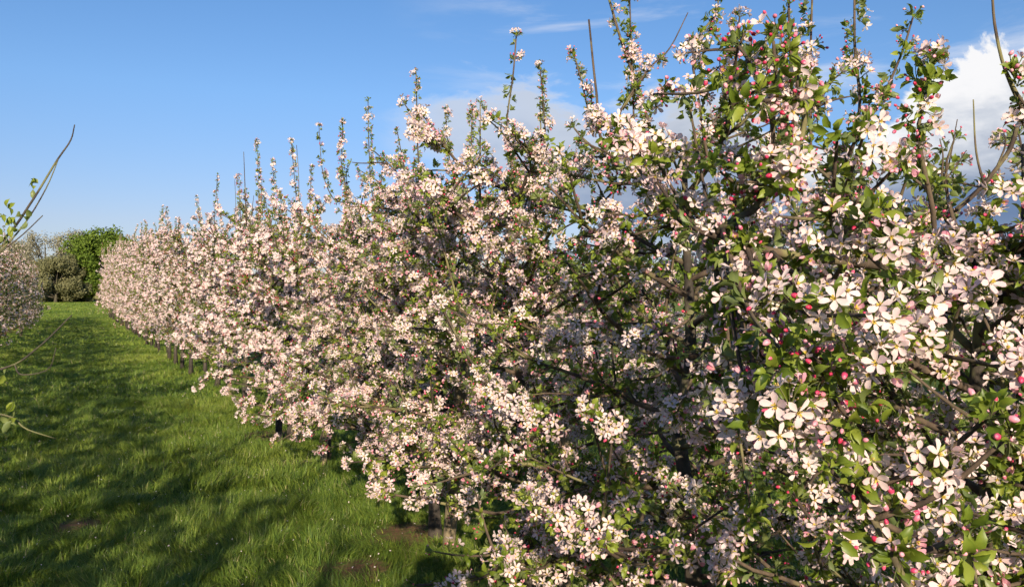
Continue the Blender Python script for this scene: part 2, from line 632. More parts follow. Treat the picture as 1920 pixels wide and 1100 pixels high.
def thing(name, label, cat, loc=(0, 0, 0), rz=0.0, group=None):
    o = bpy.data.objects.new(name, None)
    o.empty_display_size = 0.2
    C.objects.link(o)
    o.location = loc
    o.rotation_euler = (0, 0, rz)
    return tag(o, label, cat, group)


def copy_thing(src, loc, rz, scale, label, group):
    r = src.copy()
    C.objects.link(r)
    r.location, r.rotation_euler, r.scale = loc, (0, 0, rz), scale
    tag(r, label, src['category'], group)
    for ch in list(src.children):
        c = ch.copy()
        C.objects.link(c)
        c.parent = r
        for g in list(ch.children):
            d = g.copy()
            C.objects.link(d)
            d.parent = c
    return r


def P(x, y, Z):
    """world point seen at pixel (x, y) of the 1920 px frame, Z metres ahead of the camera"""
    return np.array([(x - 960) / F * Z, Z, CAM_H + (548 - y) / F * Z])


# ------------------------------------------------------------------ the apple tree
def grow(r, H, Rr, lod, ncl=1.0, mix=(0.55, 0.18, 0.07, 0.20), feats=(), heroes=(), clear=None, nshoots=6, clear_r=0.95, spread=1.0, patch=0.27, ltint=0.0, zlow=0.58):
    """returns the five parts of an apple tree in local coordinates. clear: a local point kept free of growth"""
    ns_t = 8 if lod == 0 else (6 if lod == 1 else 4)
    ns_b = 6 if lod == 0 else (4 if lod == 1 else 3)
    trunk, wood = [], []
    skel = []              # (pts, kind, spacing)
    # trunk
    zt = np.linspace(0, 0.88 * H, 9)
    wob = np.cumsum(r.normal(size=(9, 2)) * 0.022, 0)
    wob -= wob[0]
    tp = np.column_stack([wob, zt])
    tr = np.interp(zt, [0, 0.12, 0.5 * H, 0.88 * H], [0.055, 0.036, 0.026, 0.010])
    tp[0, 2] = -0.05
    trunk.append(tube(curve(tp, 17 if lod == 0 else 9), np.interp(np.linspace(0, 1, 17 if lod == 0 else 9), np.linspace(0, 1, 9), tr), ns_t))
    skel.append((curve(tp[5:], 10), 'lat', 0.11, 0))

    def at_trunk(z):
        return np.array([np.interp(z, zt, tp[:, 0]), np.interp(z, zt, tp[:, 1]), z])
    nL = 34 if lod == 0 else 24
    az0 = r.random() * 6.28
    lats = []
    for i in range(nL):
        zb = zlow
        z = zb + (0.85 * H - zb) * (i / (nL - 1)) ** (1.3 if lod == 0 else 1.1)
        a = az0 + i * 2.4 + r.normal() * 0.25
        hz = z / (0.88 * H)
        ln = Rr * (1.02 - 0.40 * hz) * r.uniform(0.72, 1.1)
        e = radians(r.uniform(-4, 22) + 26 * hz)
        n = 7
        pts = [at_trunk(z)]
        for k in range(n):
            e2 = e + (k / n) * radians(r.uniform(-5, 30)) - (radians(26 if zlow < 0.5 else 12) if hz < 0.34 else 0) * (k / n)
            a += r.normal() * 0.14
            pts.append(pts[-1] + np.array([cos(a) * cos(e2) * spread, sin(a) * cos(e2), sin(e2)]) * ln / n)
        pts = curve(pts, 12 if lod == 0 else 8)
        wood.append((1 + i, tube(pts, np.linspace(0.012, 0.004, len(pts)) * (1 if lod < 2 else 1.2), ns_b)))
        skel.append((pts, 'lat', 0.10, 1 + i))
        lats.append((pts, a, hz, ln, 1 + i))
    for pts, a, hz, ln, lid in lats:
        for s in range(r.integers(4, 7) + (3 if lod == 0 else 0)):
            t0 = r.uniform(0.2, 0.92)
            p0 = pts[int(t0 * (len(pts) - 1))]
            a2 = a + r.choice([-1, 1]) * r.uniform(0.4, 1.3)
            e2 = radians(r.uniform(-25, 65))
            l2 = r.uniform(0.16, 0.42) * (1.1 - 0.3 * hz)
            q = [p0]
            for k in range(4):
                e2 += r.normal() * 0.15
                a2 += r.normal() * 0.2
                q.append(q[-1] + np.array([cos(a2) * cos(e2) * spread, sin(a2) * cos(e2), sin(e2)]) * l2 / 4)
            q = curve(q, 6 if lod < 2 else 4)
            wood.append((lid, tube(q, np.linspace(0.0065, 0.0028, len(q)), ns_b if lod else 5)))
            skel.append((q, 'sec', 0.092, lid))
    # upright shoots
    for s in range(nshoots):
        pts, a, hz, ln, lid = lats[r.integers(int(nL * 0.45), nL)]
        p0 = pts[r.integers(1, 6) if lod == 0 else r.integers(2, len(pts))]
        l2 = min(r.uniform(0.30, 0.75), max(0.2, H + 0.42 - p0[2]))
        lean = r.normal(size=2) * 0.07
        q = curve([p0, p0 + np.array([lean[0] * .5, lean[1] * .5, l2 * 0.5]), p0 + np.array([lean[0], lean[1], l2])], 8)
        bare = lod > 0 and r.random() < 0.12
        wood.append((lid, tube(q, np.linspace(0.007, 0.003, len(q)), ns_b)))
        skel.append((q, 'bare' if bare else 'shoot', 0.045, lid))
    for fi, f in enumerate(feats):
        fp = [np.asarray(q_, float) for q_ in f['pts']]
        sk = np.concatenate([s_[0] for s_ in skel])
        sk = sk[sk[:, 2] < fp[0][2] + 0.05] if (sk[:, 2] < fp[0][2] + 0.05).any() else sk
        a = sk[np.argmin(np.linalg.norm(sk - fp[0], axis=1))]
        dd = np.linalg.norm(a - fp[0])
        if dd > 0.03:
            fp = [a] + ([(a + fp[0]) / 2 + np.array([0, 0, -0.12 * dd])] if dd > 0.25 else []) + fp
        q = curve(fp, f.get('n', 14) + 4)
        wood.append((100 + fi, tube(q, np.linspace(f['r'][0], f['r'][1], len(q)), ns_b if lod else 7)))
        skel.append((q, f.get('kind', 'shoot'), f.get('sp', 0.045), 100 + fi))
    # spurs; flower and leaf come in patches
    kv = unit(r.normal(size=(5, 3))) * (2 * pi / np.array([0.30, 0.38, 0.47, 0.55, 0.7]))[:, None]
    phs = r.random(5) * 6.28

    def clump(q):
        return float(np.sin(kv @ q + phs).sum())
    t_lo, t_hi = -3.2 + 9.5 * patch, 1.15
    pos, ax, sc, kd, li = [], [], [], [], []
    for pts, kind, sp, lid in skel:
        if kind == 'bare':
            continue
        seg = np.linalg.norm(np.diff(pts, axis=0), axis=1)
        cum = np.concatenate([[0], np.cumsum(seg)])
        L = cum[-1]
        t = L * (0.28 if kind == 'lat' else 0.05)
        while t < L:
            p = np.array([np.interp(t, cum, pts[:, k]) for k in range(3)])
            outw = np.array([p[0], p[1], 0.0])
            d = r.normal(size=3)
            d = unit(d + np.array([0, 0, 0.45]) + unit(outw) * 0.5)
            s = r.uniform(0.8, 1.15)
            if kind in ('shoot', 'budshoot'):
                t -= sp / ncl * 0.3
                d = unit(r.normal(size=3) * np.array([1, 1, 0.3]) + np.array([0, 0, 0.5]))
                s = r.uniform(0.66, 1.0) * (1.1 - 0.3 * t / L)
                if kind == 'shoot':
                    k_ = r.choice(4, p=[0.12, 0.22, 0.22, 0.44])
                else:
                    k_ = r.choice(4, p=[0.10, 0.30, 0.42, 0.18])
                    s *= 1.1
            elif kind == 'leafy':
                k_ = r.choice(4, p=[0.05, 0.1, 0.2, 0.65])
            elif kind == 'sparse':
                k_ = 3
                s *= 0.75
            else:
                c3 = clump(p)
                if c3 < t_lo:
                    kp = (0.05, 0.12, 0.05, 0.78)
                elif c3 > t_hi and mix[0] > 0.3:
                    kp = (0.86, 0.09, 0.0, 0.05)
                else:
                    kp = mix
                k_ = r.choice(4, p=kp)
                if k_ == 0:
                    s *= 1.08
            pos.append(p + d * 0.008)
            ax.append(d)
            sc.append(s)
            kd.append(k_)
            li.append(lid)
            t += sp / ncl * r.uniform(0.6, 1.4)
        if kind != 'sparse':
            k_ = r.choice(4, p=[0.35, 0.25, 0.25, 0.15]) if kind != 'budshoot' else 2
            d = unit(pts[-1] - pts[-2])
            pos.append(pts[-1]); ax.append(d); sc.append(0.9 if kind not in ('shoot',) else 0.75); kd.append(k_); li.append(lid)
    if len(heroes):
        allp = np.concatenate([s[0] for s in skel])
        alli = np.concatenate([[s[3]] * len(s[0]) for s in skel])
        for hp, hk, hs in heroes:
            j = np.argmin(np.linalg.norm(allp - hp, axis=1))
            a = allp[j]
            lid = int(alli[j])
            mid = (a + hp) / 2 + np.array([0, 0, -0.1 * np.linalg.norm(hp - a)])
            q = curve([a, mid, hp], 9)
            wood.append((lid, tube(q, np.linspace(0.0055, 0.0028, 9), 5)))
            toward = unit(np.array([0, 0, 0.2]) + unit((clear if clear is not None else np.zeros(3)) - hp) * 1.0)
            for m_ in range(3 if clear_r < 1.0 else 2):
                d = unit(toward + r.normal(size=3) * 0.55)
                pos.append(hp + d * 0.01 + r.normal(size=3) * 0.025 * (m_ > 0))
                ax.append(d); sc.append(min(hs, 1.05) * 0.9 * r.uniform(0.95, 1.1)); kd.append(hk if m_ < 2 else 3); li.append(lid)
            L = np.linalg.norm(hp - a)
            for t in np.arange(0.2, 0.95, 0.09 / max(L, 0.1)):
                p = q[int(t * 8)]
                pos.append(p); ax.append(unit(r.normal(size=3) + [0, 0, .3])); sc.append(r.uniform(0.8, 1.05)); kd.append(r.choice(4, p=mix)); li.append(lid)
    pos, ax, sc, kd, li = np.array(pos), np.array(ax), np.array(sc), np.array(kd), np.array(li)
    if clear is not None:
        ok = np.linalg.norm(pos - clear, axis=1) > clear_r
        pos, ax, sc, kd, li = pos[ok], ax[ok], sc[ok], kd[ok], li[ok]
    n = len(pos)
    R = frames(ax, r.random(n) * 6.28, sc)
    which = r.integers(0, 1000, n)
    if lod > 0:
        li = np.zeros(n, int)
    limbs = {}
    for lid in sorted(set(li.tolist()) | {w_[0] for w_ in wood if lod == 0}):
        parts = dict(fl=[], le=[], bu=[], st=[])
        for k, kn in enumerate(KINDS):
            lib = LIB[lod][kn]
            for v, cl in enumerate(lib):
                m_ = (kd == k) & (which % len(lib) == v) & (li == lid)
                for key in parts:
                    if len(cl[key].V) and m_.any():
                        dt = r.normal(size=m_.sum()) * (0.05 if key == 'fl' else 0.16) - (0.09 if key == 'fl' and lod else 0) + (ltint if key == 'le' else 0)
                        parts[key].append(inst(cl[key], R[m_], pos[m_], dt))
        limbs[lid] = {k: join(v) for k, v in parts.items()}
        limbs[lid]['wood'] = join([w_[1] for w_ in wood if w_[0] == lid or lod > 0])
    return dict(trunk=join(trunk), limbs=limbs, lod=lod)


def place(parts, root, bark='branch'):
    """tree > trunk, branch (> blossom, leaves, flower_buds, flower_stalks); far trees keep one crown of each"""
    tk = to_obj('trunk', parts['trunk'], M['trunk'], root)
    for lid, p in parts['limbs'].items():
        if parts['lod'] == 0:
            par = tk if lid == 0 or not len(p['wood'].V) else to_obj('branch', p['wood'], M[bark], root)
        else:
            to_obj('branches', p['wood'], M[bark], root)
            par = root
        for key, nm, mt in (('fl', 'blossom', 'petal'), ('le', 'leaves', 'leaf'), ('bu', 'flower_buds', 'bud'), ('st', 'flower_stalks', 'stalk')):
            if len(p[key].V):
                o = to_obj(nm, p[key], M[mt], par)
                o['kind'] = 'stuff'


# the rows run away to the left: x = a - SL * y
SL = 0.547
A_R, A_L = 2.35, -2.60


def row_x(a, y):
    return a - SL * y


def rowH(y):
    return float(np.interp(y, [0.9, 2.05, 3.05, 4.15, 6.3, 10.0, 22.0, 54.0], [1.90, 2.0, 2.40, 2.50, 2.36, 2.58, 3.25, 4.15]))


FULL, MIX, BUDS, LEAF = 0, 1, 2, 3
near = [0.95, 2.05, 3.05, 4.15, 5.2, 6.3, 7.45, 8.7, 9.75, 11.0, 12.3]
feats = {i: [] for i in range(11)}


def ft(i, pts, r=(0.006, 0.003), kind='shoot', sp=0.045, n=14):
    feats[i].append(dict(pts=[P(*p) for p in pts], r=r, kind=kind, sp=sp, n=n))


# the mossy limb and the shoots rising from it, right of the picture
ft(1, [(1915, 540, 2.05), (1750, 512, 1.80), (1620, 490, 1.68), (1480, 476, 1.62), (1340, 440, 1.60), (1300, 425, 1.62)], (0.018, 0.005), 'lat', 0.20)
ft(1, [(1750, 512, 1.80), (1750, 400, 1.76), (1722, 255, 1.72), (1738, 170, 1.72), (1748, 112, 1.72)], (0.0075, 0.003), 'leafy', 0.07)
ft(2, [(1340, 640, 3.05), (1360, 520, 2.2), (1345, 440, 1.62), (1420, 385, 1.58), (1470, 310, 1.55), (1508, 235, 1.55), (1495, 150, 1.55), (1478, 75, 1.55)], (0.012, 0.0035), 'budshoot', 0.10, 22)
ft(2, [(1425, 375, 1.58), (1445, 300, 1.5), (1448, 230, 1.5), (1420, 140, 1.5), (1385, 85, 1.5)], (0.006, 0.003), 'budshoot', 0.07)
ft(2, [(1448, 230, 1.5), (1455, 160, 1.48), (1450, 75, 1.46)], (0.005, 0.003), 'budshoot', 0.06)
ft(0, [(2150, 1500, 1.0), (1830, 1250, 1.05), (1715, 1115, 1.05), (1660, 1010, 1.08), (1605, 918, 1.12)], (0.008, 0.0045), 'bare', 0.1)
ft(1, [(1590, 300, 2.2), (1612, 200, 2.2), (1603, 90, 2.2), (1602, -10, 2.2)], (0.006, 0.003), 'shoot', 0.035)
ft(1, [(1610, 250, 2.1), (1650, 190, 2.1), (1690, 100, 2.1), (1712, 30, 2.1)], (0.005, 0.0025), 'shoot', 0.045)
ft(1, [(1530, 330, 2.4), (1520, 200, 2.4), (1520, 90, 2.4), (1524, -40, 2.4)], (0.005, 0.003), 'shoot', 0.05)
ft(2, [(1490, 280, 2.9), (1482, 120, 2.9), (1478, -30, 2.9)], (0.007, 0.004), 'shoot', 0.05)
ft(2, [(1330, 300, 2.8), (1312, 200, 2.8), (1300, 90, 2.8), (1345, 20, 2.8), (1340, -20, 2.8)], (0.006, 0.003), 'shoot', 0.045)
ft(2, [(1300, 90, 2.8), (1335, 60, 2.8), (1370, 120, 2.8)], (0.005, 0.003), 'shoot', 0.05)
ft(3, [(1235, 330, 3.3), (1205, 190, 3.3), (1168, 85, 3.3), (1140, -10, 3.3)], (0.009, 0.005), 'shoot', 0.055)
ft(3, [(1160, 220, 3.2), (1215, 130, 3.2), (1255, 90, 3.2), (1290, 22, 3.2)], (0.006, 0.002), 'bare')
ft(3, [(1170, 200, 3.2), (1215, 130, 3.2), (1235, 110, 3.2)], (0.004, 0.002), 'shoot', 0.05)
ft(3, [(1135, 270, 3.3), (1118, 170, 3.3), (1104, 35, 3.3)], (0.008, 0.004), 'bare')
ft(3, [(1110, 230, 3.4), (1090, 150, 3.4), (1076, 100, 3.4)], (0.005, 0.003), 'shoot', 0.05)
ft(3, [(1190, 260, 3.3), (1185, 120, 3.3), (1180, -20, 3.3)], (0.005, 0.003), 'shoot', 0.05)
ft(4, [(965, 340, 4.4), (950, 240, 4.4), (962, 140, 4.4), (968, 66, 4.4)], (0.007, 0.004), 'lat', 0.07)
ft(4, [(1020, 260, 4.2), (1018, 190, 4.2), (1012, 120, 4.2)], (0.005, 0.003), 'shoot', 0.05)
ft(4, [(900, 360, 5.0), (885, 290, 5.0), (885, 200, 5.0)], (0.006, 0.003), 'shoot', 0.035)
ft(4, [(860, 370, 5.3), (842, 290, 5.3), (835, 205, 5.3)], (0.006, 0.003), 'shoot', 0.045)
ft(5, [(800, 400, 5.8), (785, 300, 5.8), (782, 210, 5.8), (780, 133, 5.8)], (0.007, 0.004), 'shoot', 0.05)
ft(5, [(780, 400, 6.0), (760, 320, 6.0), (745, 245, 6.0)], (0.006, 0.003), 'budshoot', 0.06)
ft(5, [(700, 370, 6.4), (692, 280, 6.4), (690, 185, 6.4)], (0.006, 0.003), 'shoot', 0.045)
ft(6, [(650, 370, 7.0), (640, 300, 7.0), (643, 226, 7.0)], (0.006, 0.003), 'shoot', 0.045)
ft(6, [(625, 370, 7.5), (605, 320, 7.5), (598, 235, 7.5)], (0.006, 0.003), 'shoot', 0.07)
ft(7, [(558, 400, 8.5), (552, 330, 8.5), (546, 262, 8.5)], (0.007, 0.003), 'shoot', 0.05)
ft(7, [(560, 390, 8.4), (560, 330, 8.4), (556, 270, 8.4)], (0.006, 0.003), 'bare')
ft(7, [(515, 400, 9.0), (514, 350, 9.0), (512, 300, 9.0)], (0.006, 0.003), 'shoot', 0.045)
ft(8, [(486, 400, 9.9), (484, 330, 9.9), (482, 262, 9.9)], (0.007, 0.003), 'shoot', 0.045)
ft(8, [(580, 400, 9.0), (582, 350, 9.0), (584, 312, 9.0)], (0.006, 0.003), 'shoot', 0.05)
ft(10, [(402, 420, 12.6), (404, 380, 12.6), (408, 326, 12.6)], (0.008, 0.004), 'shoot', 0.05)
ft(9, [(440, 420, 11.2), (442, 380, 11.2), (440, 335, 11.2)], (0.005, 0.003), 'bare')
# growth of the nearest tree at the right edge, with bare twigs against the cloud
ft(1, [(1990, 330, 1.9), (1930, 230, 1.75), (1885, 130, 1.70), (1866, 50, 1.70), (1860, -20, 1.70)], (0.0052, 0.0025), 'bare')
ft(1, [(1885, 130, 1.70), (1905, 170, 1.70), (1925, 200, 1.70)], (0.004, 0.003), 'budshoot', 0.06)
ft(1, [(1925, 215, 2.0), (1890, 285, 2.0), (1830, 360, 2.0), (1790, 395, 2.0)], (0.007, 0.004), 'bare')
ft(1, [(1845, 345, 2.0), (1830, 280, 2.0), (1825, 185, 2.0)], (0.0035, 0.0015), 'bare')
ft(1, [(1755, 370, 2.1), (1778, 310, 2.1), (1795, 222, 2.1)], (0.0035, 0.0012), 'bare')
ft(1, [(1755, 350, 2.1), (1785, 320, 2.1), (1812, 280, 2.1)], (0.003, 0.0012), 'bare')
ft(1, [(1765, 335, 2.1), (1768, 290, 2.1), (1762, 258, 2.1)], (0.003, 0.0012), 'bare')
ft(1, [(1870, 310, 2.0), (1885, 270, 2.0), (1882, 245, 2.0)], (0.003, 0.0012), 'bare')
# low arching branch with blossom over the grass
ft(3, [(1060, 880, 4.1), (960, 955, 3.6), (880, 950, 3.5), (800, 935, 3.45), (740, 925, 3.45)], (0.010, 0.005), 'lat', 0.14)
ft(3, [(1050, 860, 4.1), (900, 800, 3.6), (790, 790, 3.5), (720, 820, 3.45)], (0.009, 0.004), 'lat', 0.08)
ft(3, [(740, 930, 3.45), (700, 890, 3.45), (690, 860, 3.45)], (0.005, 0.003), 'sec', 0.07)
ft(2, [(1345, 660, 3.0), (1300, 665, 2.8), (1250, 668, 2.7), (1190, 650, 2.6)], (0.012, 0.006), 'lat', 0.12)
ft(2, [(1345, 1010, 2.9), (1260, 1030, 2.5), (1190, 1028, 2.3), (1120, 1020, 2.2)], (0.012, 0.005), 'lat', 0.09)
ft(7, [(540, 760, 8.6), (490, 790, 8.0), (450, 775, 7.9)], (0.009, 0.004), 'lat', 0.07)

H_ = {i: [] for i in range(11)}
for i, x, y, Z, k, s in [
    (1, 1640, 590, 1.05, FULL, 1.0), (1, 1680, 620, 1.12, FULL, 1.0), (1, 1600, 560, 1.2, FULL, 1.0), (1, 1700, 560, 1.15, FULL, 1.0),
    (1, 1860, 560, 1.15, FULL, 1.0), (1, 1800, 490, 1.3, FULL, 1.0), (1, 1890, 690, 1.1, FULL, 1.0), (1, 1690, 455, 1.3, FULL, 1.0), (1, 1590, 450, 1.45, FULL, 1.0),
    (2, 1200, 290, 1.75, FULL, 1.1), (2, 1235, 305, 1.75, FULL, 1.1), (2, 1150, 245, 1.85, FULL, 1.1), (2, 1260, 290, 1.8, FULL, 1.0), (2, 1225, 175, 1.9, MIX, 1.1), (2, 1290, 180, 2.0, FULL, 1.0),
    (2, 1350, 320, 1.6, MIX, 1.0), (2, 1400, 340, 1.5, BUDS, 1.1), (2, 1460, 345, 1.45, BUDS, 1.1), (2, 1490, 330, 1.4, FULL, 1.0), (2, 1370, 370, 1.6, BUDS, 1.0),
    (2, 1470, 100, 1.4, BUDS, 1.1), (2, 1420, 180, 1.4, BUDS, 1.1), (2, 1500, 180, 1.45, MIX, 1.0), (2, 1405, 110, 1.45, BUDS, 1.0), (2, 1365, 280, 1.7, FULL, 1.0),
    (1, 1620, 250, 1.5, FULL, 1.0), (1, 1570, 250, 1.5, LEAF, 1.3), (1, 1640, 400, 1.35, LEAF, 1.5), (1, 1610, 370, 1.4, LEAF, 1.4), (1, 1690, 300, 1.5, MIX, 1.0),
    (1, 1740, 120, 1.72, BUDS, 1.0), (1, 1720, 210, 1.72, BUDS, 1.0), (1, 1745, 150, 1.7, LEAF, 1.2),
    (2, 1470, 810, 1.15, FULL, 1.05), (2, 1500, 790, 1.2, FULL, 1.0), (2, 1440, 760, 1.25, FULL, 1.0), (2, 1520, 745, 1.2, FULL, 1.0), (2, 1400, 740, 1.3, FULL, 1.0), (2, 1590, 740, 1.15, MIX, 1.0),
    (2, 1460, 650, 1.2, BUDS, 1.1), (2, 1540, 680, 1.15, BUDS, 1.1), (2, 1550, 710, 1.15, BUDS, 1.0), (2, 1600, 790, 1.1, BUDS, 1.0), (2, 1530, 600, 1.25, FULL, 1.0), (2, 1570, 690, 1.2, LEAF, 1.3),
    (0, 1600, 905, 1.11, BUDS, 0.95), (0, 1560, 880, 1.08, LEAF, 1.2), (0, 1690, 1040, 1.08, MIX, 1.0), (0, 1800, 1000, 1.1, LEAF, 1.2), (0, 1890, 815, 1.0, BUDS, 1.1), (0, 1895, 740, 0.98, LEAF, 1.3),
    (0, 1760, 930, 1.4, FULL, 1.0), (0, 1880, 960, 1.3, FULL, 1.0), (0, 1740, 1085, 1.2, FULL, 1.0), (1, 1560, 1000, 1.7, FULL, 1.0),
    (3, 990, 925, 2.4, FULL, 1.1), (3, 1050, 980, 2.2, FULL, 1.1), (3, 1090, 960, 2.2, FULL, 1.1), (3, 1140, 990, 2.1, FULL, 1.1), (3, 1180, 960, 2.1, MIX, 1.1), (3, 1060, 1005, 2.2, FULL, 1.0),
    (3, 935, 1050, 2.6, FULL, 1.0), (3, 955, 1075, 2.6, LEAF, 1.4), (3, 965, 1090, 2.6, MIX, 1.0), (3, 940, 750, 2.8, FULL, 1.1), (3, 990, 770, 2.6, FULL, 1.1), (3, 955, 605, 3.0, FULL, 1.0),
    (2, 1275, 1040, 1.9, FULL, 1.0), (2, 1390, 1010, 1.8, FULL, 1.0), (2, 1375, 940, 1.8, FULL, 1.0), (2, 1360, 1080, 1.8, FULL, 1.0), (2, 1410, 965, 1.7, LEAF, 1.3), (2, 1150, 800, 2.1, FULL, 1.0),
    (2, 1110, 790, 2.2, FULL, 1.0), (2, 1270, 770, 2.0, FULL, 1.0), (2, 1150, 895, 2.3, BUDS, 1.1), (2, 1360, 590, 1.7, LEAF, 1.2), (2, 1340, 600, 1.6, MIX, 1.0), (2, 1200, 640, 2.2, FULL, 1.0),
    (3, 700, 880, 3.4, FULL, 1.2), (3, 745, 850, 3.4, FULL, 1.2), (3, 720, 915, 3.4, FULL, 1.1), (3, 790, 900, 3.4, FULL, 1.2), (3, 880, 850, 3.2, MIX, 1.2), (3, 870, 925, 3.3, FULL, 1.1), (3, 760, 820, 3.5, FULL, 1.1),
    (3, 640, 740, 4.6, FULL, 1.2), (4, 690, 730, 4.6, FULL, 1.2), (4, 770, 790, 4.0, FULL, 1.1), (4, 850, 700, 3.7, BUDS, 1.2),
]:
    H_[i].append((P(x, y, Z), k, s))

ORD = {0: 'apple tree beside the camera, its twigs cut off by the bottom right corner',
       1: 'apple tree at the right edge carrying the long mossy horizontal limb',
       2: 'apple tree with crimson buds high against the sky, dark trunk right of centre',
       3: 'apple tree with a low arching branch of blossom reaching over the grass',
       4: 'blossoming apple tree with one tall flowered leader next to the thin cloud wedge',
       5: 'apple tree with the tallest slender upright shoots left of the thin cloud',
       6: 'apple tree with paired short upright shoots near the middle of the row skyline',
       7: 'apple tree with low blossom branch hanging near the worn soil patch',
       8: 'apple tree with a single thick leafy spire standing clear above the row',
       9: 'smaller spire apple tree just before the thick exposed trunk in the row',
       10: 'apple tree whose thick grey trunk shows clear above the sunlit grass'}
for i, y in enumerate(near):
    r = np.random.default_rng(100 + i)
    base = np.array([row_x(A_R, y), y, 0.0])
    fs = [dict(f, pts=[p - base for p in f['pts']]) for f in feats[i]]
    hs = [(p - base, k, s) for p, k, s in H_[i]]
    lod = 0 if i <= 5 else 1
    cl = np.array([0, 0, CAM_H]) - base
    root = thing('apple_tree', ORD[i], 'apple tree', tuple(base), 0, 'flowering apple trees in the right hand row')
    place(grow(r, rowH(y), 1.08 if i > 1 else 0.98, lod, 1.6 if i < 3 else 1.5,
               (0.26, 0.16, 0.08, 0.50) if i < 3 else (0.40, 0.17, 0.08, 0.35), fs, hs, cl, 3 if i < 3 else 9, 1.06 if i < 2 else 0.96, 1.12, 0.32 if i < 3 else 0.24, ltint=0.04 if i < 3 else 0.12, zlow=0.34 if i < 3 else (0.50 if i < 6 else 0.60)), root)

# shared mid and far trees
protos = {}
for l, cnt in ((1, 4), (2, 5)):
    for v in range(cnt):
        r = np.random.default_rng(500 + 10 * l + v)
        protos[(l, v)] = grow(r, 3.0, 1.02, l, 1.35, (0.36, 0.15, 0.05, 0.44), nshoots=9, patch=0.31, ltint=0.13)
first = {}


def put_tree(key, parts, loc, rz, scale, label, group, name='apple_tree'):
    if key in first:
        return copy_thing(first[key], loc, rz, scale, label, group)
    root = thing(name, label, 'apple tree', loc, rz, group)
    root.scale = scale
    place(parts, root)
    first[key] = root
    return root


rr = random.Random(5)
y = near[-1] + 1.15
k = 0
while y < 53:
    l = 1 if y < 20 else 2
    v = rr.randrange(4 if l == 1 else 5)
    s = rowH(y) / 3.0
    lab = ('densely flowering apple tree in the middle stretch of the right hand row' if y < 24 else
           'small pale pink apple tree in the farthest stretch of the right hand row')
    grp = 'apple trees in the middle stretch of the right hand row' if y < 24 else 'apple trees in the farthest stretch of the right hand row'
    put_tree((l, v), protos[(l, v)], (row_x(A_R, y) + rr.uniform(-.08, .08), y, 0), rr.uniform(0, 6.28), (1.0, 1.0, s * rr.uniform(0.94, 1.06)), lab, grp)
    y += rr.uniform(1.05, 1.25)

# the left hand row: less blossom, more bare twig; it also shades the alley
lproto = {}
for v in range(4):
    r = np.random.default_rng(700 + v)
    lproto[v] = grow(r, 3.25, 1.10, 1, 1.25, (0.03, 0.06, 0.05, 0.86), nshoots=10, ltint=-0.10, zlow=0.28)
y = -15.0
while y < 46:
    v = rr.randrange(4)
    if 0.8 < y < 2.6:
        y += 1.2
        continue
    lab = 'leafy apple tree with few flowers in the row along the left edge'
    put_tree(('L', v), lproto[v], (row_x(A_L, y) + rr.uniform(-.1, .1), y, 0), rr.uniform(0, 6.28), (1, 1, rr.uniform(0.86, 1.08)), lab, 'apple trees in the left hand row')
    y += rr.uniform(1.0, 1.45)
# its member nearest the camera sends long shoots into the picture
yb = 1.9
base = np.array([row_x(A_L, yb), yb, 0.0])
lf = [dict(pts=[base + [0, 0, 1.15], base + [0.6, 0.6, 1.45], P(-120, 520, 3.3), P(0, 452, 3.4), P(58, 378, 3.4), P(106, 300, 3.45), P(132, 262, 3.5), P(140, 232, 3.5)], r=(0.008, 0.0024), kind='bare', n=26),
      dict(pts=[P(-30, 480, 3.35), P(0, 468, 3.35), P(48, 415, 3.4), P(88, 348, 3.42), P(112, 290, 3.45)], r=(0.005, 0.002), kind='bare', n=16),
      dict(pts=[P(-20, 478, 3.3), P(0, 470, 3.3), P(40, 440, 3.3), P(80, 402, 3.3)], r=(0.004, 0.002), kind='bare', n=10),
      dict(pts=[base + [0, 0, 0.7], P(-200, 720, 2.9), P(0, 690, 3.0), P(70, 650, 3.1), P(135, 588, 3.2)], r=(0.007, 0.002), kind='bare', n=20),
      dict(pts=[P(40, 700, 3.0), P(90, 690, 3.0), P(105, 650, 3.0)], r=(0.003, 0.0015), kind='bare', n=8),
      dict(pts=[base + [0, 0, 0.6], P(-150, 800, 2.9), P(0, 775, 2.9), P(50, 802, 2.9), P(105, 820, 2.95)], r=(0.006, 0.002), kind='bare', n=18)]
lf = [dict(f, pts=[p - base for p in f['pts']]) for f in lf]
r = np.random.default_rng(77)
parts = grow(r, 3.1, 0.9, 0, 0.9, (0.16, 0.16, 0.05, 0.63), lf, (), np.array([0, 0, CAM_H]) - base, 5, 1.0)
# leaves standing on those shoots
ex = []
for x, y_, Z, s in [(14, 388, 3.38, 1), (28, 405, 3.4, 1), (18, 420, 3.38, .9), (62, 352, 3.42, .8), (72, 342, 3.42, .8), (50, 410, 3.38, 1), (36, 428, 3.36, .9), (6, 440, 3.36, 1), (12, 770, 2.9, 1), (22, 785, 2.9, 1), (18, 792, 2.9, .8), (8, 700, 3.0, .8), (2, 400, 3.36, 1)]:
    for _ in range(3):
        d = unit(r.normal(size=3) * [1, .7, 1] + [0, -.4, .2])
        side = unit(np.cross(d, r.normal(size=3)))
        nrm = np.cross(side, d)
        ex.append(inst(LEAVES[0][r.integers(0, 3)], np.stack([side, d, nrm], -1)[None] * s * r.uniform(0.045, 0.062), (P(x, y_, Z) - base)[None], np.array([r.uniform(.4, .95)])))
l0 = sorted(k for k in parts['limbs'] if k >= 100)[0]
parts['limbs'][l0]['le'] = join([parts['limbs'][l0]['le']] + ex)
root = thing('apple_tree', 'apple tree whose long bare shoots arch into the sky at the left edge', 'apple tree', tuple(base), 0, 'apple trees in the left hand row')
place(parts, root, 'trunk')

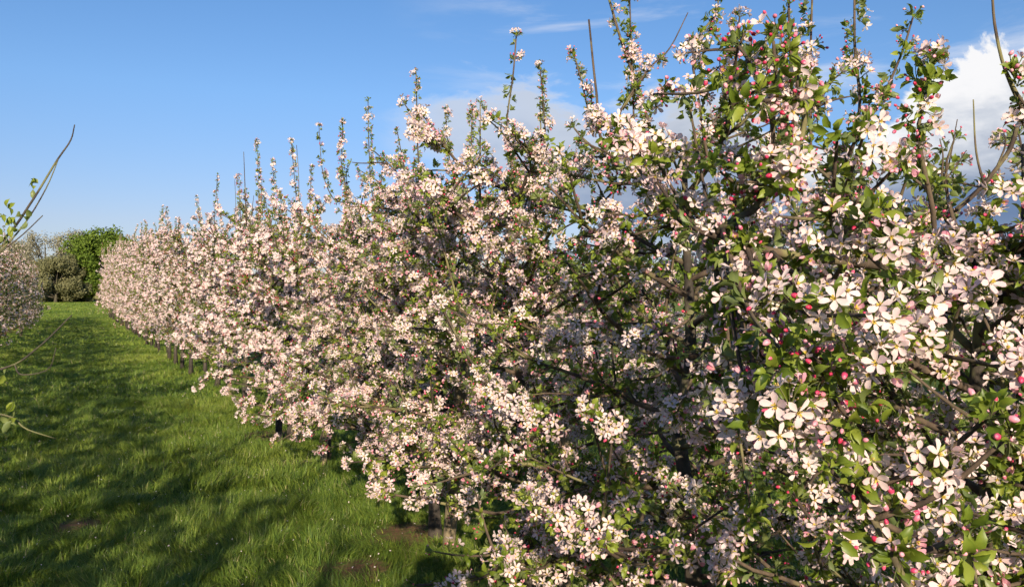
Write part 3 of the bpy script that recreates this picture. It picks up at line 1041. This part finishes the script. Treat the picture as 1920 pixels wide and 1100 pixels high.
# further rows seen through the gaps on the right
for row, a in enumerate((A_R + 5.0, A_R + 10.0)):
    y = -1.5
    while y < 46:
        v = rr.randrange(5)
        lab = ('shaded low apple tree glimpsed through gaps in the second row behind the near trees' if row == 0 else 'distant low apple tree glimpsed in the third row behind the near trees')
        grp = 'apple trees in the second row behind' if row == 0 else 'apple trees in the third row behind'
        x = row_x(a, y)
        if abs(x) < 0.75 * y + 2.5:
            put_tree((2, v), protos[(2, v)], (x + rr.uniform(-.1, .1), y, 0), rr.uniform(0, 6.28), (0.95, 0.95, rr.uniform(0.62, 0.74)), lab, grp)
        y += rr.uniform(1.3, 1.8)


# ------------------------------------------------------------------ stakes
def stake(loc, h, rad, lean, label, mat='stake', cat='stake', name='wooden_stake'):
    n = 7
    z = np.linspace(-0.1, h, n)
    pts = np.column_stack([lean[0] * z / h, lean[1] * z / h, z])
    r = np.full(n, rad)
    r[-1] *= 0.93
    t = tube(pts, r, 12, 0)
    t.V[:, :2] += np.random.default_rng(int(abs(loc[0] * 100))).normal(size=(len(t.V), 2)) * rad * 0.03
    o = to_obj(name, t, M[mat], None, False)
    o.location = loc
    tag(o, label, cat, 'stakes beside the apple trunks')
    return o


def gz(x, y):
    return 0.0


stake((0.285, 4.05, 0), 0.95, 0.034, (-.03, 0), 'pale round stake beside the low trunk at bottom centre')
stake((row_x(A_R, 6.3) + 0.12, 6.05, 0), 1.5, 0.03, (-.1, 0.05), 'leaning pale stake half hidden by blossom')
stake((row_x(A_R, 5.2) + 0.1, 4.95, 0), 1.25, 0.04, (0.1, 0), 'short brown stake among lower twigs')
stake(tuple(P(1938, 548, 1.98) * [1, 1, 0]), 1.97, 0.028, (0, 0), 'dark post standing at the right edge against the cloud', 'post', 'post', 'wooden_post')
stake((row_x(A_R, 8.7) - 0.1, 8.6, 0), 1.0, 0.035, (0.02, 0), 'dark stake under the low blossom by the grass edge', 'post')
stake((row_x(A_R, 12.3) + 0.10, 12.1, 0), 1.3, 0.04, (0.03, 0), 'weathered stake paired with the thick exposed trunk')
stake((row_x(A_R, 7.45), 7.3, 0), 0.9, 0.03, (0.06, 0), 'slanting pale stake at the shaded grass edge of the row')
stake((row_x(-2.0, 30), 30, 0), 1.3, 0.05, (0, 0), 'thin whitish stake at the end of the left hand row')

# ------------------------------------------------------------------ ground
def hills(x, y):
    return (0.018 * np.sin(x * 2.1 + 0.6 * y) * np.sin(y * 1.3 + 1.0) + 0.012 * np.sin(x * 5.3 + 1.7) * np.sin(y * 4.1))


def axis(lo, hi, fine_lo, fine_hi, step, coarse):
    a = [lo]
    while a[-1] < hi:
        p = a[-1]
        a.append(p + (step if fine_lo <= p < fine_hi else coarse if abs(p) > 150 else 4.0))
    return np.array(a)


gx = axis(-900, 900, -14, 6, 0.14, 40)
gy = axis(-200, 1500, -2, 22, 0.14, 40)
X, Y = np.meshgrid(gx, gy)
fade = np.clip(1 - np.maximum(np.abs(X + 4) - 8, Y - 18) / 4, 0, 1)
Z = hills(X, Y) * np.clip(fade, 0, 1)
soil = np.zeros_like(X)
SOIL = [(P(670, 1072, 4.58), 0.20), (P(770, 1003, 5.27), 0.22), (P(500, 815, 9.0), 0.32), (P(555, 868, 7.5), 0.20), (P(905, 1075, 4.5), .16), (P(150, 980, 5.5), .14)]
for p, s in SOIL:
    q = np.exp(-(((X - p[0]) / s) ** 2 + ((Y - p[1]) / s) ** 2))
    soil = np.maximum(soil, np.clip(q * 1.6, 0, 1))
    Z += q * 0.03
gt = quadgrid(np.stack([X, Y, Z], -1), soil.ravel())
gnd = to_obj('ground', gt, M['turf'], None, True, 'soil')
tag(gnd, kind='structure')

# grass blades, thinning with distance
gr = np.random.default_rng(3)


def vnoise(x, y, s, seed):
    g = np.random.default_rng(seed).random((256, 256))
    u, v = x * s, y * s
    i, j = np.floor(u).astype(int), np.floor(v).astype(int)
    fu, fv = u - i, v - j
    fu, fv = fu * fu * (3 - 2 * fu), fv * fv * (3 - 2 * fv)
    i, j = i % 256, j % 256
    i1, j1 = (i + 1) % 256, (j + 1) % 256
    return (g[i, j] * (1 - fu) + g[i1, j] * fu) * (1 - fv) + (g[i, j1] * (1 - fu) + g[i1, j1] * fu) * fv


def blades(n, y0, y1, a0, a1, h, wdt):
    y = y0 + (y1 - y0) * gr.random(n)
    a = a0 + (a1 - a0) * gr.random(n)
    x = a - SL * y
    # clump
    cl = 0.6 * vnoise(x, y, 3.0, 1) + 0.4 * vnoise(x, y, 8.0, 11)
    c2 = vnoise(x, y, 0.9, 2)
    keep = gr.random(n) < 0.45 + 0.9 * cl
    for p, s in SOIL:
        d = np.hypot(x - p[0], y - p[1]) / s
        keep &= (d > 0.8 + 0.5 * gr.random(n)) | (gr.random(n) < 0.15)
    x, y, cl, c2 = x[keep], y[keep], cl[keep], c2[keep]
    n = len(x)
    hh = h * (0.25 + 1.25 * cl + 0.35 * c2) * gr.uniform(0.55, 1.25, n)
    th = vnoise(x, y, 3.2, 4) * 11.0 + gr.normal(size=n) * 0.7
    lean = gr.uniform(0.25, 1.25, n)
    dxy = np.stack([np.cos(th), np.sin(th)], -1)
    wv = np.stack([-np.sin(th + gr.normal(size=n) * .8), np.cos(th)], -1)
    w_ = wdt * gr.uniform(0.6, 1.3, n)
    z0 = hills(x, y) - 0.01
    base = np.stack([x, y, z0], -1)

    def pt(t, wf):
        off = dxy * (hh * lean * t ** 1.7)[:, None]
        q = base.copy()
        q[:, :2] += off
        q[:, 2] += hh * t * (1 - 0.35 * lean * t)
        s = np.zeros_like(q)
        s[:, :2] = wv * (w_ * wf)[:, None]
        return q - s, q + s
    a_, b_ = pt(0.0, 0.5)
    c_, d_ = pt(0.5, 0.42)
    e_, _ = pt(1.0, 0.0)
    V = np.stack([a_, b_, c_, d_, e_], 1).reshape(-1, 3)
    off = (np.arange(n) * 5)[:, None]
    L = (np.array([0, 1, 3, 2, 2, 3, 4])[None] + off).ravel()
    S = np.tile([4, 3], n)
    tt = np.clip(0.22 + 0.35 * c2 + 0.22 * vnoise(x, y, 0.35, 9) + gr.normal(size=n) * 0.17, 0, 0.88)
    tt[gr.random(n) < 0.025] = 1.0
    T = np.repeat(tt, 5)
    return Tm(V, L, S, T)


g = join([blades(190000, 3.2, 6.2, -3.6, 3.2, 0.10, 0.0048), blades(150000, 6.2, 12, -3.8, 3.4, 0.10, 0.0065),
          blades(90000, 12, 24, -3.8, 3.4, 0.095, 0.011), blades(70000, 24, 62, -4.2, 3.6, 0.09, 0.024), blades(110000, 1.2, 13, 3.2, 12.5, 0.12, 0.010), blades(60000, 62, 146, -14, 12, 0.14, 0.07)])
go = to_obj('grass', g, M['grass'], None, False)
tag(go, 'lush green grass growing along the orchard alley', 'grass', kind='stuff')
# fallen petals and daisies
n = 1600
y = gr.uniform(3.6, 14, n)
x = row_x(gr.uniform(-2.6, 2.6, n), y)
pt_ = flower(1, 0.1, 1.0, 0.02, gr)
ax = unit(gr.normal(size=(n, 3)) * 0.4 + [0, 0, 1])
pet = inst(quadgrid(petal(1, 0.2, 1.0, gr)), frames(ax, gr.random(n) * 6.28, gr.uniform(0.008, 0.014, n)), np.stack([x, y, hills(x, y) + gr.uniform(0.02, 0.075, n)], -1))
tag(to_obj('fallen_petals', pet, M['petal'], None), 'white apple petals scattered in the grass', 'petals', kind='stuff')


# ------------------------------------------------------------------ distant trees and hedge
def far_tree(r, W, H, n, size, mat, lobes=26, hollow=0.5, trunk_h=0.18):
    ctr = []
    for i in range(lobes):
        a = r.random() * 6.28
        z = r.uniform(0.16, 0.92)
        rad = W * 0.5 * math.sqrt(max(0.05, 1 - ((z - 0.45) / 0.6) ** 2)) * r.uniform(0.45, 0.85)
        ctr.append((rad * cos(a), rad * sin(a), z * H, r.uniform(0.10, 0.19) * W))
    ctr.append((0, 0, 0.86 * H, 0.2 * W))
    ctr = np.array(ctr)
    w_ = ctr[r.integers(0, len(ctr), n)]
    d = unit(r.normal(size=(n, 3)))
    rad = w_[:, 3] * (hollow + (1 - hollow) * r.random(n)) * r.uniform(0.85, 1.2, n)
    p = w_[:, :3] + d * rad[:, None]
    p[:, 2] = np.maximum(p[:, 2], 0.3)
    leafq = quadgrid(np.array([[[-.5, 0, 0], [.5, 0, 0.1]], [[-.4, .9, .1], [.4, 1, 0]]]))
    R = frames(unit(d + r.normal(size=(n, 3)) * 0.6), r.random(n) * 6.28, size * r.uniform(0.5, 1.2, n))
    crown = inst(leafq, R, p, r.random(n))
    wood = [tube(curve([(0, 0, -.3), (0.1, 0, H * .3), (0, 0.1, H * .8)], 8), np.linspace(W * 0.035, W * 0.008, 8), 8)]
    for c in ctr[:14]:
        z0 = c[2] * r.uniform(0.3, 0.6)
        wood.append(tube(curve([(0, 0, z0), (c[0] * .5, c[1] * .5, (z0 + c[2]) * .55), tuple(c[:3])], 6), np.linspace(W * 0.014, W * 0.004, 6), 5))
    return crown, join(wood)


def put_far(name, label, cat, x, y, W, H, n, size, mat, seed, group=None, **kw):
    r = np.random.default_rng(seed)
    crown, wood = far_tree(r, W, H, n, size, mat, **kw)
    root = thing(name, label, cat, (x, y, 0), 0, group)
    to_obj('crown', crown, M[mat], root, False)
    to_obj('trunk', wood, M['trunk'], root)


def fx(px, Z):
    return (px - 960) / F * Z


put_far('oak_tree', 'big round bright green tree standing beyond the end of the orchard', 'tree', fx(186, 148), 148, 13.5, 13.2, 30000, 0.33, 'oak', 11, lobes=60)
put_far('oak_tree', 'darker green flank tree just behind the round green tree', 'tree', fx(228, 160), 160, 11, 10.5, 15000, 0.32, 'oak', 12, lobes=40)
put_far('bare_tree', 'greyish budding tree left of the round green tree', 'tree', fx(142, 158), 158, 9.5, 14.0, 12000, 0.20, 'bare', 13, hollow=0.2)
put_far('bare_tree', 'pale leafless tree behind the left hand row', 'tree', fx(84, 150), 150, 10.5, 13.0, 12000, 0.20, 'bare', 14, hollow=0.2)
put_far('bare_tree', 'low brown twiggy tree at the far left of the tree line', 'tree', fx(35, 160), 160, 10.5, 12.0, 12000, 0.20, 'bare', 15, hollow=0.2)
put_far('bush', 'olive brown bush filling the gap below the greyish trees', 'bush', fx(104, 140), 140, 9.0, 8.0, 16000, 0.22, 'hedge', 16)
put_far('bush', 'dull olive bush at the foot of the round green tree', 'bush', fx(140, 143), 143, 7.0, 6.5, 14000, 0.22, 'hedge', 17)
# the hedge line goes on behind the orchard to the right
for i in range(16):
    X_ = -58 + i * 13 + rr.uniform(-3, 3)
    put_far('oak_tree' if i % 2 else 'bare_tree', 'far hedgerow tree hidden behind the apple rows', 'tree', X_, 165 + rr.uniform(-8, 8), 12, rr.uniform(6, 9), 1800, 0.8, 'oak' if i % 2 else 'bare', 30 + i, 'hedgerow trees beyond the orchard')
hr = np.random.default_rng(60)
n = 26000
x = hr.uniform(-260, 190, n)
p = np.stack([x, 152 + hr.normal(size=n) * 1.2 + 6 * np.sin(x * 0.02), hr.uniform(0, 1, n) ** 0.8 * (2.6 + 0.9 * np.sin(x * 0.31) + 0.7 * np.sin(x * 0.9))], -1)
hq = quadgrid(np.array([[[-.5, 0, 0], [.5, 0, 0.1]], [[-.4, .9, .1], [.4, 1, 0]]]))
hd = inst(hq, frames(unit(hr.normal(size=(n, 3))), hr.random(n) * 6.28, hr.uniform(0.4, 1.0, n)), p, hr.random(n))
tag(to_obj('hedge', hd, M['hedge'], None, False), 'long low hedge closing the field beyond the orchard', 'hedge')


# ------------------------------------------------------------------ the photographer, standing behind the camera
def skin_chain(verts, edges, rad, name, m, parent, sub=2):
    me = bpy.data.meshes.new(name)
    me.from_pydata(verts, edges, [])
    o = bpy.data.objects.new(name, me)
    C.objects.link(o)
    o.modifiers.new('skin', 'SKIN')
    me.skin_vertices[0].data[0].use_root = True
    for k_, q in enumerate(rad):
        me.skin_vertices[0].data[k_].radius = (q, q * 0.85)
    s = o.modifiers.new('sub', 'SUBSURF')
    s.levels = s.render_levels = sub
    me.materials.append(m)
    o.parent = parent
    return o


skin = mat_plain('skin', (0.55, 0.36, 0.28), 0.5, 60, 0.06)
coat = mat_plain('jacket_cloth', (0.05, 0.07, 0.12), 0.9, 60, 0.2)
jeans = mat_plain('trouser_cloth', (0.04, 0.045, 0.06), 0.9, 60, 0.2)
hairm = mat_plain('hair', (0.06, 0.04, 0.025), 0.6, 90, 0.3)
PHS = 1.06
ph = thing('person', 'person in dark jacket holding up a phone, casting a head shadow on the grass', 'person', (0, -0.42, 0))
ph.scale = (1.15, 1.05, PHS)
# body: pelvis root, spine, neck, head, legs, arms to the phone held at eye height (y is towards the view)
V = [(0, 0, 0.95), (0, 0, 1.15), (0, 0, 1.36), (0, 0.01, 1.48), (0, 0.03, 1.56), (0, 0.04, 1.66), (0, 0.03, 1.74),
     (-.17, 0, 1.42), (-.30, 0.10, 1.22), (-.16, 0.33, 1.47), (-.085, 0.385, 1.54),
     (.17, 0, 1.42), (.30, 0.10, 1.22), (.16, 0.33, 1.47), (.085, 0.385, 1.54),
     (-.10, 0, 0.88), (-.11, 0.02, 0.50), (-.11, -0.02, 0.09), (-.12, 0.14, 0.035),
     (.10, 0, 0.88), (.11, 0.02, 0.50), (.11, -0.02, 0.09), (.12, 0.14, 0.035)]
E = [(0, 1), (1, 2), (2, 3), (3, 4), (4, 5), (5, 6), (2, 7), (7, 8), (8, 9), (9, 10), (2, 11), (11, 12), (12, 13), (13, 14),
     (0, 15), (15, 16), (16, 17), (17, 18), (0, 19), (19, 20), (20, 21), (21, 22)]
Rd = [.15, .13, .14, .055, .075, .095, .07, .055, .045, .032, .028, .055, .045, .032, .028, .085, .058, .042, .035, .085, .058, .042, .035]
skin_chain(V, E, Rd, 'body', skin, ph)
Vj = [(0, 0, 0.86), (0, 0, 1.15), (0, 0, 1.36), (0, 0.01, 1.46), (-.17, 0, 1.42), (-.30, 0.10, 1.22), (-.17, 0.31, 1.45), (.17, 0, 1.42), (.30, 0.10, 1.22), (.17, 0.31, 1.45)]
skin_chain(Vj, [(0, 1), (1, 2), (2, 3), (2, 4), (4, 5), (5, 6), (2, 7), (7, 8), (8, 9)], [.17, .155, .165, .075, .075, .062, .045, .075, .062, .045], 'jacket', coat, ph)
Vt = [(0, 0, 0.98), (-.10, 0, 0.88), (-.11, 0.02, 0.50), (-.11, -0.02, 0.12), (.10, 0, 0.88), (.11, 0.02, 0.50), (.11, -0.02, 0.12)]
skin_chain(Vt, [(0, 1), (1, 2), (2, 3), (0, 4), (4, 5), (5, 6)], [.155, .10, .075, .062, .10, .075, .062], 'trousers', jeans, ph)
skin_chain([(0, -0.015, 1.62), (0, 0.0, 1.72), (0, 0.03, 1.775)], [(0, 1), (1, 2)], [.085, .10, .06], 'hair', hairm, ph)
skin_chain([(0, 0.125, 1.655), (0, 0.145, 1.635)], [(0, 1)], [.012, .014], 'nose', skin, ph, 1)
for s in (-1, 1):
    skin_chain([(s * .035, 0.118, 1.668), (s * .036, 0.122, 1.668)], [(0, 1)], [.011, .009], 'eye', mat_plain('eye', (.7, .7, .7)) if s < 0 else bpy.data.materials['eye'], ph, 1)
    skin_chain([(s * .095, 0.03, 1.67), (s * .10, 0.02, 1.64)], [(0, 1)], [.018, .014], 'ear', skin, ph, 1)
    for k_ in range(4):
        skin_chain([(s * .085, 0.385, 1.555 + .016 * k_), (s * .06, 0.40, 1.560 + .016 * k_), (s * .045, 0.385, 1.563 + .016 * k_)], [(0, 1), (1, 2)], [.008, .008, .006], 'finger', skin, ph, 1)
    skin_chain([(s * .09, 0.37, 1.55), (s * .07, 0.35, 1.565), (s * .055, 0.345, 1.58)], [(0, 1), (1, 2)], [.010, .009, .007], 'thumb', skin, ph, 1)
skin_chain([(-.025, 0.118, 1.605), (.025, 0.118, 1.605)], [(0, 1)], [.008, .008], 'mouth', mat_plain('lips', (.4, .15, .14)), ph, 1)
phone = tube(np.array([(-.075, 0, 0), (-.073, 0, 0), (.073, 0, 0), (.075, 0, 0)]), [.030, .036, .036, .030], 4)
phone.V[:, 1] *= 0.12
pho = to_obj('phone', phone, mat_plain('phone_shell', (.02, .02, .02), .3), None, False)
pho.location = (0, -0.045, 1.585)
tag(pho, 'black phone held up at eye height by the photographer', 'phone')
print('faces', sum(len(o.data.polygons) for o in C.objects if o.type == 'MESH'))
